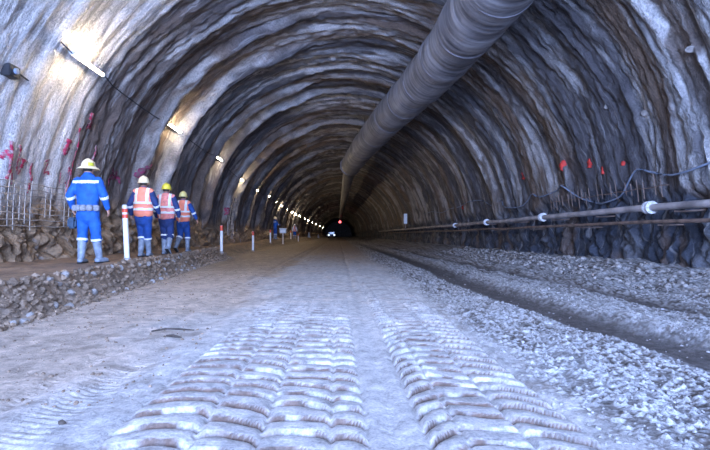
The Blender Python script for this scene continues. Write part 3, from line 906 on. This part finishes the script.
def build_paint():
    paint('paint_mark', 'dark red painted blotch on the pale left wall nearest below the largest tube lamp', blob(91, 121, 5, 8, 1, .25), M_PAINT, seed=11)
    paint('paint_mark', 'dark red painted blotch on the pale left wall left of the long red line', blob(66, 147, 5.5, 8, 2, .3), M_PAINT, seed=12)
    paint('paint_mark', 'long thin red painted line running down the pale left wall beside the nearest worker', [([(80, 128), (77, 143), (74, 157), (70, 175), (66, 196)], 1.7)], M_PAINT, seed=13)
    paint('paint_mark', 'short red painted line above the hat of the worker in bright blue', [([(96, 145), (93, 155), (91, 162)], 1.8)], M_PAINT, seed=14)
    paint('paint_mark', 'tangle of red painted scribble at the far left edge of the wall', [([(0, 158), (5, 150), (4, 170), (0, 178)], 3), ([(8, 140), (6, 160), (2, 172)], 2.2), ([(15, 144), (18, 152), (14, 165), (17, 174), (22, 160)], 2.6), ([(12, 162), (20, 158), (26, 162)], 2.4), ([(7, 172), (8, 184)], 2.4)], M_PAINT, seed=15)
    paint('paint_mark', 'two short red painted strokes on the left wall just above the wire mesh', [([(31, 163), (29, 172), (31, 181)], 3), ([(28, 183), (29, 188), (26, 193)], 2.4)], M_PAINT, seed=16)
    paint('paint_mark', 'red painted figure like a two on the left wall above the wire mesh', [([(44, 161), (50, 160), (47, 168), (43, 174), (50, 172), (50, 175)], 1.8)], M_PAINT, seed=17)
    paint('paint_mark', 'short red painted upright stroke left of the nearest worker, above the wire mesh', [([(60, 172), (59, 184)], 1.8)], M_PAINT, seed=18)
    paint('paint_mark', 'red painted pointed stroke like an upturned V beside the nearest worker', [([(66, 184), (69, 167), (72, 180)], 1.8)], M_PAINT, seed=24)
    paint('paint_mark', 'faded magenta scrawl on the dark left wall between the two nearest workers', [([(109, 186), (113, 175), (114, 168), (117, 180), (120, 172), (122, 184)], 2.4), ([(110, 180), (122, 177)], 1.6)], M_PAINT3, seed=19)
    paint('paint_mark', 'faded magenta scrawl on the dark left wall above the cream helmet', [([(136, 177), (141, 166), (146, 164)], 3.5), ([(139, 178), (147, 170)], 2.2)], M_PAINT3, seed=20)
    paint('paint_mark', 'magenta painted spot on the left wall above the second white post', blob(225, 211, 2.4, 3.5, 3), M_PAINT, seed=21)
    for i, (a, b, c, d, lb) in enumerate([(565, 165, 3.2, 5, 'largest red painted dot on the right wall, above the dip of the cable'), (590, 163, 2.2, 4.5, 'red painted dot on the right wall, second one right of the sagging cable dip'),
                                          (603.5, 170, 2, 3.8, 'red painted dot on the right wall, the lowest of the three beside each other'), (620, 164, 1.3, 2.2, 'small faint red painted dot on the right wall, the one nearest the frame edge'),
                                          (522, 176, 1.8, 3.6, 'red painted streak on the right wall beside the broad white band'), (462.5, 207, 1.6, 2.4, 'small red painted dot low on the right wall, deepest into the tunnel')]):
        paint('paint_dot', lb, blob(a, b, c, d, 4+i), M_PAINT2, 'red dots on the right wall', 31+i)

# ------------------------------------------------------------------ marker posts
def build_posts():
    def at(px, y): return ((px-VX)/F*y, y)
    spec = [(127.2, 9.2, 1.07, 'white marker post with red bands standing beside the worker in cream helmet', (-.05, 0)), (221.5, 18.6, 1.06, 'white marker post with red top, second post from the front along the path', (0, 0)),
            (253, 25.7, 1.05, 'white marker post with red top, third post from the front along the path', (0, 0)), (270.4, 36, 1.0, 'white marker post with red top just left of the distant worker in blue', (0, 0)),
            (290.8, 54, .95, 'thin white marker post left of the farthest worker in a vest', (0, 0)), (298.3, 57, .95, 'thin white marker post right of the farthest worker in a vest', (0, 0))]
    for px, y, h, lb, ln in spec:
        x, y = at(px, y); z = gz(x, y)
        t = thing('marker_post', lb, 'post', (x, y, z-.02), 0, 'white marker posts along the path')
        r = .048 if y < 10 else .055
        top = Vector((ln[0], ln[1], h))
        MB().tube([(0, 0, .02), top*.5, top*.97, top], [r, r, r, r*.8], n=14, dome=False).build('post', M_WPOST, t)
        MB().lathe([(.095, 0), (.09, .04), (.065, .07), (.055, .08)], 16).build('base', M_STONE, t)
        bands = (.80, .90) if y < 10 else (.90,)
        for b in bands:
            hb = .035 if y < 10 else .10
            c = top*b
            MB().tube([c-Vector((0, 0, hb)), c+Vector((0, 0, hb))], r*1.06, n=14, dome=False).build('reflective_band', M_RED, t)

# ------------------------------------------------------------------ workers
def build_worker(name, label, px, y, rz=0, H=1.0, jacket=None, trousers=None, vest=None, helmet=None, brim='cap', legs=None, arms=None, belt=False, bag=False, lean=0.0, sleeve_bands=True, cuff=True, fine=True, head_turn=0, group='workers walking along the path', knee_band=False):
    x = (px-VX)/F*y
    zf = max(gz(x-.1, y), gz(x+.1, y))
    t = thing(name, label, 'person', (x, y, zf), rz, group)
    t.scale = (H, H, H)
    vb, vc = (.0075, .012) if fine else (.012, .02)
    L = legs or [((-.10, .02, .50), (-.11, -.02, .09), 0, 0), ((.10, .02, .50), (.11, .02, .09), 0, 0)]
    A = arms or [((-.27, -.02, 1.16), (-.29, .06, .93)), ((.27, -.02, 1.16), (.29, .06, .93))]
    hz = .93; sh = 1.44; lx = lean
    sy = lx*.5; hy = lx*.62
    def up(yy, z): return yy + lx*max(0, (z-.93))/.6*.5
    body = MB()
    body.tube([(0, 0, .90), (0, up(0, 1.05), 1.05), (0, up(0, 1.22), 1.22), (0, up(0, 1.36), 1.36), (0, up(0, 1.45), 1.45)], [(.155, .11), (.14, .10), (.16, .11), (.17, .105), (.12, .075)], n=20)
    body.tube([(0, up(0, 1.44), 1.44), (0, up(.01, 1.55), 1.55)], [.058, .054], n=12)
    hc = Vector((0, up(.02, 1.63), 1.635))
    body.ball(hc, (.076, .095, .118), 18, 12)
    body.ball(hc+Vector((0, .03, -.06)), (.056, .065, .06))                      # jaw
    body.tube([hc+Vector((0, .088, .02)), hc+Vector((0, .108, -.022))], [.010, .016], n=8)   # nose
    for sg in (-1, 1):
        body.ball(hc+Vector((sg*.078, -.005, -.01)), (.012, .022, .034), 8, 6)
    for i, sg in enumerate((-1, 1)):
        el, wr = Vector(A[i][0]), Vector(A[i][1]); s0 = Vector((sg*.175, up(0, sh), sh-.02))
        body.tube([s0, (s0+el)/2, el], [.056, .050, .042], n=12)
        body.tube([el, el*.6+wr*.4, wr], [.041, .042, .028], n=12)
        d = (wr-el).normalized(); side = Vector((0, 1, 0)); side = (side-d*side.dot(d)).normalized(); inn = d.cross(side).normalized()*(-sg)
        if inn.x*sg > 0: inn = -inn
        pc = wr+d*.05
        body.tube([wr, wr+d*.04, wr+d*.085], [(.022, .028), (.018, .040), (.016, .040)], n=12, ref=tuple(side))
        for k, (off, ln) in enumerate(((.030, .072), (.011, .082), (-.009, .076), (-.028, .058))):
            b0 = wr+d*.078+side*off; b1 = b0+d*ln*.5+inn*.010; b2 = b1+d*ln*.32+inn*.028
            body.tube([b0, b1, b2], [.0098, .0092, .008], n=8)
        t0 = wr+d*.025+side*.032; t1 = t0+d*.035+side*.028+inn*.008; t2 = t1+d*.032+side*.006+inn*.012
        body.tube([t0, t1, t2], [.0125, .011, .0088], n=8)
    for i, sg in enumerate((-1, 1)):
        kn, an, pitch, yaw = Vector(L[i][0]), Vector(L[i][1]), L[i][2], L[i][3]
        hp = Vector((sg*.085, 0, .90))
        body.tube([hp, (hp+kn)/2, kn], [.088, .072, .054], n=14)
        body.tube([kn, kn*.65+an*.35, an], [.052, .055, .036], n=14)
        fd = Matrix.Rotation(yaw, 3, 'Z') @ Vector((0, math.cos(pitch), math.sin(pitch)))
        fu = Matrix.Rotation(yaw, 3, 'Z') @ Vector((0, -math.sin(pitch), math.cos(pitch)))
        body.tube([an-fd*.03-fu*.04, an+fd*.07-fu*.045, an+fd*.16-fu*.06], [.034, .034, .024], n=12)
    o = link('body', remesh(body, vb, 2), M_SKIN, t)
    # eyes and mouth
    e = MB()
    for sg in (-1, 1): e.ball(hc+Vector((sg*.030, .083, .012)), (.013, .010, .009), 8, 6)
    e.build('eyes', M_WPOST, t)
    m = MB(); m.tube([hc+Vector((-.022, .088, -.066)), hc+Vector((0, .096, -.066)), hc+Vector((.022, .088, -.066))], .005, n=6); m.build('mouth', M_PAINT2, t)
    h = MB(); h.ball(hc+Vector((0, -.018, .012)), (.083, .090, .112), 16, 10)
    hm = h.mesh('hair'); bm = bmesh.new(); bm.from_mesh(hm)
    bmesh.ops.delete(bm, geom=[v for v in bm.verts if v.co.y > hc.y+.035 or v.co.z < hc.z-.075], context='VERTS'); bm.to_mesh(hm); bm.free()
    solid(link('hair', hm, M_HAIR, t), .006)
    # jacket
    J = MB()
    J.tube([(0, 0, .93), (0, up(0, 1.08), 1.08), (0, up(0, 1.22), 1.22), (0, up(0, 1.36), 1.36), (0, up(0, 1.46), 1.46)], [(.190, .140), (.180, .135), (.195, .140), (.202, .135), (.135, .095)], n=24)
    J.tube([(0, up(0, 1.44), 1.44), (0, up(.005, 1.52), 1.52)], [.082, .075], n=16)
    for i, sg in enumerate((-1, 1)):
        el, wr = Vector(A[i][0]), Vector(A[i][1]); s0 = Vector((sg*.175, up(0, sh), sh-.025))
        J.tube([s0, (s0+el)/2, el], [.080, .074, .066], n=14)
        J.tube([el, el*.5+wr*.5, wr*.92+el*.08], [.066, .062, .050], n=14)
    jm = remesh(J, vc, 3, .012, 9, len(name)+int(px))
    link('jacket', jm, jacket, t)
    def pband(pt0, pt1, r, hw, at):
        d = (Vector(pt1)-Vector(pt0)); c = Vector(pt0)+d*at; dn = d.normalized()
        return extract(jm, lambda q, n: abs((q-c).dot(dn)) < hw and (q-c-dn*(q-c).dot(dn)).length < r, .006)
    if sleeve_bands:
        for i, sg in enumerate((-1, 1)):
            s0 = Vector((sg*.18, up(0, sh), sh-.02))
            me = pband(A[i][0], A[i][1], .10, .026, .18)
            if len(me.polygons): solid(link('reflective_band', me, M_BAND, t), .005)
    if not vest:
        me = extract(jm, lambda q, n: abs(q.z-1.395) < .026 and n.y < .1 and abs(q.x) < .225, .006)
        solid(link('reflective_band', me, M_BAND, t), .005)
    # trousers
    T = MB()
    T.tube([(0, 0, .80), (0, 0, .92), (0, 0, 1.00)], [(.165, .125), (.185, .135), (.175, .128)], n=22)
    ends = []
    for i, sg in enumerate((-1, 1)):
        kn, an = Vector(L[i][0]), Vector(L[i][1]); hp = Vector((sg*.088, 0, .88))
        e = kn*.80+an*.20
        T.tube([hp, (hp+kn)/2, kn], [.108, .098, .084], n=16)
        T.tube([kn, e], [.084, .088], n=16)
        ends.append((kn, e, an))
    tm = remesh(T, vc, 3, .014, 8, 3+int(px))
    link('trousers', tm, trousers, t)
    if cuff:
        for kn, e, an in ends:
            d = (an-kn).normalized()
            if knee_band:
                c = kn*.95+an*.05
                MB().tube([c-d*.02, c+d*.02], .094, n=18, dome=False).build('reflective_band', M_BAND, t)
            else:
                MB().tube([e-d*.012, e+d*.012, e+d*.03], [.092, .094, .086], n=18, dome=False).build('trouser_cuff', M_BAND, t)
    # boots
    for i in range(2):
        kn, an, pitch, yaw = Vector(L[i][0]), Vector(L[i][1]), L[i][2], L[i][3]
        rot = Matrix.Rotation(yaw, 3, 'Z')
        fd = rot @ Vector((0, math.cos(pitch), math.sin(pitch))); fu = rot @ Vector((0, -math.sin(pitch), math.cos(pitch)))
        B = MB(); s0 = kn*.78+an*.22
        B.tube([s0, s0*.5+an*.5, an+fu*.02], [.076, .068, .058], n=16)
        B.tube([an-fd*.045-fu*.035, an+fd*.07-fu*.035, an+fd*.17-fu*.048], [(.05, .046), (.052, .045), (.045, .032)], n=16)
        ob = link('boot', remesh(B, vc*.8, 2, .004, 14, i), M_BOOT, t)
        Sx = MB(); sz = -fu*.077
        Sx.tube([an-fd*.075+sz, an+fd*.04+sz, an+fd*.20+sz], [(.045, .014), (.042, .013), (.046, .013)], n=14, ref=tuple(fu))
        so = Sx.build('sole', M_TYRE, ob)
    # belt
    if belt:
        me = extract(tm, lambda q, n: .945 < q.z < 1.02, .016)
        MB().tube([(0, 0, .935), (0, 0, .99)], [(.212, .165), (.208, .160)], n=28, dome=False).build('belt', M_BELT, t)
        for a in (-150, -118, -90, -62, -30):
            c = Vector((.208*math.cos(math.radians(a)), .16*math.sin(math.radians(a)), .955))
            MB().box(c-Vector((.048, .03, .055)), c+Vector((.048, .03, .045)), .012).build('pouch', M_BELT, t)
    if vest:
        Vt = MB()
        Vt.tube([(0, 0, .98), (0, up(0, 1.1), 1.10), (0, up(0, 1.22), 1.22), (0, up(0, 1.36), 1.36), (0, up(0, 1.45), 1.45)], [(.212, .160), (.208, .155), (.212, .158), (.21, .150), (.15, .112)], n=24)
        Vt.tube([(-.15, up(0, 1.44), 1.44), (.15, up(0, 1.44), 1.44)], [.085, .085], n=14)
        vm = remesh(Vt, vc, 3, .006, 8, 5)
        vo = link('vest', vm, vest, t)
        for lo, hi in ((1.165, 1.215), (1.03, 1.08)):
            me = extract(vm, lambda q, n: lo < q.z < hi, .007); solid(link('reflective_band', me, M_BAND, vo), .005)
        for sg in (-1, 1):
            me = extract(vm, lambda q, n: abs(q.x*sg-.118) < .030 and q.z > 1.20, .007); solid(link('reflective_band', me, M_BAND, vo), .005)
    # helmet
    he = thing('x', None, None) if False else None
    c = hc+Vector((0, -.004, .035))
    D = MB(); prof = []
    for k in range(0, 11):
        a = math.radians(90*k/10); prof.append((math.cos(a)*.112+.0005, math.sin(a)*.135))
    D.lathe([(.108, -.03)]+prof, 28, c, 1.0, 1.18)
    dome = D.build('helmet', helmet, t, angle=60)
    Bm = MB()
    if brim == 'full':
        Bm.lathe([(.100, .012), (.165, -.030), (.178, -.046), (.176, -.052), (.160, -.040), (.100, -.006)], 32, c, 1, 1.12)
    else:
        Bm.lathe([(.108, .0), (.126, -.018), (.128, -.030), (.105, -.024)], 28, c, 1, 1.18)
        n = 12
        v = []; f = []
        for k in range(n+1):
            a = math.radians(25+130*k/n)
            v += [(c.x+.105*math.cos(a), c.y+.124*math.sin(a), c.z-.012), (c.x+.125*math.cos(a), c.y+.185*math.sin(a), c.z-.035), (c.x+.105*math.cos(a), c.y+.124*math.sin(a), c.z-.026), (c.x+.125*math.cos(a), c.y+.185*math.sin(a), c.z-.043)]
        for k in range(n):
            a = k*4; f += [(a, a+1, a+5, a+4), (a+2, a+6, a+7, a+3), (a+1, a+3, a+7, a+5)]
        Bm.add(v, f)
    Bm.build('brim', helmet, dome)
    Rg = MB()
    Rg.tube([(c.x, c.y+.128*math.cos(q)*1.0, c.z+.137*math.sin(q)) for q in np.linspace(.35, math.pi-.35, 12)], [(.016, .006)]*12, n=8)
    Rg.build('crown_ridge', helmet, dome)
    if brim == 'full':
        me = extract(dome.data, lambda q, n: q.x > c.x+.045 and q.y < c.y-.02 and c.z-.005 < q.z < c.z+.06, .002)
        if len(me.polygons): solid(link('sticker', me, M_STICK, dome, label='yellow sticker on the helmet'), .002)
    Hb = MB(); Hb.tube([c+Vector((.112*math.cos(q), .132*math.sin(q), -.012)) for q in np.linspace(math.pi*1.05, math.pi*1.95, 14)], .006, n=6); Hb.build('lamp_strap', M_BLACK, dome)
    if bag:
        wr = Vector(A[0][1]); d = (wr-Vector(A[0][0])).normalized(); hp = wr+d*.10
        b = thing('tool_bag', 'small dark bag held in the left hand of the worker in bright blue', 'bag', Vector((x, y, zf))+Matrix.Rotation(rz, 3, 'Z') @ (hp*H)+Vector((0, 0, -.27*H)))
        MB().box((-.075, -.12, 0), (.075, .12, .19), .03).build('bag_body', M_BAG, b)
        MB().tube([(0, -.085, .18), (0, -.07, .26), (0, 0, .285), (0, .07, .26), (0, .085, .18)], .010, n=8).build('handle', M_BLACK, b)
        MB().box((-.08, -.09, .11), (.08, .09, .17), .015).build('flap', M_BAG, b)
    return t

def build_people():
    g = 'workers walking along the path'
    build_worker('person', 'nearest worker in bright blue overalls with white bands and a wide-brimmed cream hard hat', 88, 8.45, 0, 1.0,
                 jacket=M_BLUE, trousers=M_BLUE, helmet=M_CREAM, brim='full', belt=True, bag=True,
                 legs=[((-.105, .03, .50), (-.105, -.03, .09), 0, .08), ((.125, .02, .50), (.145, .10, .09), 0, -.35)],
                 arms=[((-.285, -.06, 1.17), (-.29, .06, .96)), ((.30, -.06, 1.17), (.315, .05, .945))])
    build_worker('person', 'worker in clean orange vest and cream helmet behind the front white post', 143.5, 10.9, .03, 1.0,
                 jacket=M_NAVY, trousers=M_MIDBLUE, vest=M_ORANGE, helmet=M_CREAM,
                 legs=[((-.065, .10, .51), (-.055, -.02, .09), 0, 0), ((.065, .06, .50), (.06, .16, .09), 0, 0)],
                 arms=[((-.285, -.05, 1.17), (-.30, .08, .95)), ((.29, -.05, 1.17), (.31, .10, .98))])
    build_worker('person', 'middle worker in faded pink vest and bright yellow helmet, dark trousers', 166.3, 12.3, 0, 1.0,
                 jacket=M_NAVY, trousers=M_NAVY, vest=M_PINK, helmet=M_YEL,
                 legs=[((-.08, .10, .51), (-.06, .02, .09), 0, 0), ((.08, .06, .50), (.115, -.20, .17), -.6, -.05)],
                 arms=[((-.27, -.06, 1.17), (-.27, .10, .96)), ((.29, -.07, 1.18), (.315, .02, .95))], knee_band=True)
    build_worker('person', 'smallest of the three vested walkers, bright orange vest, pale yellow helmet and blue sleeves', 183.0, 14.3, -.03, .985,
                 jacket=M_MIDBLUE, trousers=M_MIDBLUE, vest=M_ORANGE, helmet=M_STICKHELM,
                 legs=[((-.09, .02, .50), (-.13, -.22, .15), -.5, .05), ((.09, .14, .51), (.10, .10, .09), 0, -.1)],
                 arms=[((-.27, -.04, 1.17), (-.28, .12, .97)), ((.32, -.04, 1.19), (.39, .04, .98))])
    build_worker('person', 'distant worker in dark blue overalls and pale helmet beside the post-mounted box', 275.2, 42, -.9, 1.06,
                 jacket=M_BLUE, trousers=M_MIDBLUE, helmet=M_CREAM, fine=False, group='distant workers',
                 arms=[((-.24, .10, 1.20), (-.18, .34, 1.16)), ((.24, .10, 1.20), (.18, .34, 1.16))])
    build_worker('person', 'farthest worker, white and orange vest with blue trousers, between two thin white posts', 294.7, 57.5, 0, .96,
                 jacket=M_BAND, trousers=M_BLUE, vest=M_ORANGE, helmet=M_WPOST, fine=False, group='distant workers')

M_STICKHELM = mat('pale_yellow_plastic', (.75, .62, .22), .4, 0, .08, 12)

# ------------------------------------------------------------------ far things and debris
def build_far():
    # box on a post
    y = 41.0; x = (283-VX)/F*y; z = gz(x, y)
    t = thing('post_box', 'pale grey box on a thin post in front of the distant worker in blue', 'box', (x, y, z))
    MB().box((-.27, -.12, .95), (.27, .12, 1.30), .02).build('housing', M_SIGN, t)
    MB().box((-.31, -.16, 1.30), (.31, .16, 1.36), .015).build('lid', M_FLANGE, t)
    MB().tube([(0, 0, -.02), (0, 0, .96)], .035, n=10, dome=False).build('post', M_WPOST, t)
    MB().lathe([(.16, 0), (.16, .03), (.05, .05)], 14).build('base', M_STEEL, t)
    MB().box((-.20, -.135, 1.02), (.20, -.115, 1.22), .004).build('door', M_BAND, t)
    # pale cones by the path
    for px, y, lb in ((309, 88, 'pale cone by the path under the far lamps, nearer of two'), (318.3, 118, 'pale cone by the path under the far lamps, farther of two')):
        x = (px-VX)/F*y; z = gz(x, y)
        t = thing('traffic_cone', lb, 'traffic cone', (x, y, z), 0, 'pale cones on the path')
        MB().box((-.32, -.32, 0), (.32, .32, .06), .02).build('base', M_WPOST, t)
        MB().lathe([(.27, .05), (.2, .4), (.1, .85), (.06, .95)], 18).build('body', M_WPOST, t)
        MB().lathe([(.172, .52), (.128, .72)], 18).build('reflective_band', M_BAND, t)
    # truck with its headlights on
    y = 138.0; x = (331.5-VX)/F*y
    t = thing('truck', 'tiny dark truck with white headlights at the far end of the tunnel', 'truck', (x, y, gz(x, y)), 0)
    b = MB(); b.box((-.95, 0, .45), (.95, 4.8, 1.05), .08); b.box((-.85, 1.2, 1.0), (.85, 3.1, 1.85), .15); b.build('body', M_TRUCK, t)
    MB().box((-.72, 1.16, 1.12), (.72, 1.24, 1.68), .02).build('windscreen', M_GLASS, t)
    for sx in (-.85, .85):
        for yy in (.9, 3.9):
            MB().tube([(sx-.12, yy, .40), (sx+.12, yy, .40)], .40, n=20, dome=False).build('wheel', M_TYRE, t)
    for sx in (-.78, .78):
        MB().ball((sx, -.02, .90), (.26, .06, .22)).build('headlight', M_HEAD, t)
    MB().box((-.98, -.1, .42), (.98, .02, .62), .03).build('bumper', M_STEEL, t)
    # sticks lying on the road
    def ground_at(px, py):
        d = HC*F/(py-VY); return (px-VX)/F*d, d
    for pts, r, lb in (([(152, 330), (165, 328.6), (178, 328.4), (194, 327.2)], .011, 'longer dark stick lying on the left side of the road'),
                       ([(167, 335.6), (173, 334.6), (181, 335.2)], .014, 'shorter dark stick lying on the road just in front of the longer one')):
        P = []
        for a, b in pts:
            xx, yy = ground_at(a, b); P.append((xx, yy, gz(xx, yy)+r*.9))
        o = MB().tube(P, [r*.7]+[r]*(len(P)-2)+[r*.5], n=8).build('stick', M_STICKW); tag(o, lb, 'stick')
    # dark clod on the near left road
    for a, b, r, lb in ((62, 424, .022, 'dark clod of earth on the near left of the road'),):
        xx, yy = ground_at(a, b); V, Fc = stone_mesh(900, 3)
        me = np_mesh('clod', V*r, Fc, False); o = link('clod', me, M_STICKW, loc=(xx, yy, gz(xx, yy)+r*.4)); tag(o, lb, 'clod')
    # rocks standing out of the right wall
    for i, (a, b, r, lb) in enumerate(((690, 50, .10, 'pale knob of rock on the right wall near the top right corner'), (604, 107, .10, 'pale knob of rock on the dark right wall, upper of two in line'), (638, 116, .09, 'knob of rock on the right wall right of the thin pale streak'))):
        s, d = wall_hit(a, b); p = wall_point(s, d, 0); V, Fc = stone_mesh(910+i, 3)
        me = np_mesh('rock_knob', V*r, Fc, False); o = link('rock_knob', me, M_STONE, loc=p); tag(o, lb, 'rock')

# ------------------------------------------------------------------ light and camera
def build_light():
    w = bpy.data.worlds.new('World'); S.world = w; w.use_nodes = True
    bg = w.node_tree.nodes['Background']; bg.inputs['Color'].default_value = (.30, .46, 1, 1); bg.inputs['Strength'].default_value = 1.2
    def area(name, loc, rot, sx, sy, power, col, spread=180):
        l = bpy.data.lights.new(name, 'AREA'); l.shape = 'RECTANGLE'; l.size = sx; l.size_y = sy; l.energy = power; l.color = col; l.spread = math.radians(spread)
        o = bpy.data.objects.new(name, l); COL.objects.link(o); o.location = loc; o.rotation_euler = rot; return o
    # added area light behind the camera; the portal and its daylight are assumed
    area('rear_cold_fill', (.2, -8.5, 4.2), (math.radians(99), 0, 0), 10, 5, 5200, (.38, .54, 1.0), 110)
    # added fill light, unseen under the crown, lights the near road from overhead
    t = thing('added_fill_light', 'added cold white fill light, unseen under the crown above the near road', 'floodlight', (.6, 6.2, 6.7))
    MB().box((-.5, -.35, .03), (.5, .35, .16), .03).build('housing', M_FIXT, t)
    MB().box((-.46, -.31, -.0), (.46, .31, .029), .004).build('lens', M_FILL, t)
    for sx in (-.3, .3): MB().tube([(sx, 0, .15), (sx, 0, .62)], .03, n=8, dome=False).build('bracket', M_FIXT, t)

def build_camera():
    c = bpy.data.cameras.new('camera'); c.sensor_width = 36; c.lens = F/710*36
    c.shift_x = (355-VX)/710; c.shift_y = (VY-225)/710; c.clip_end = 500; c.clip_start = .05
    o = bpy.data.objects.new('camera', c); COL.objects.link(o); o.location = (0, 0, HC); o.rotation_euler = (math.radians(90), 0, 0)
    S.camera = o

build_walls(); build_ground(); build_stones(); build_duct(); build_lamps(); build_services(); build_paint(); build_posts(); build_people(); build_far()
build_light(); build_camera()
S.view_settings.view_transform = 'Standard'; S.view_settings.look = 'None'; S.view_settings.gamma = 1; S.view_settings.use_curve_mapping = False
S.view_settings.exposure = 0.1
S.cycles.use_denoising = True
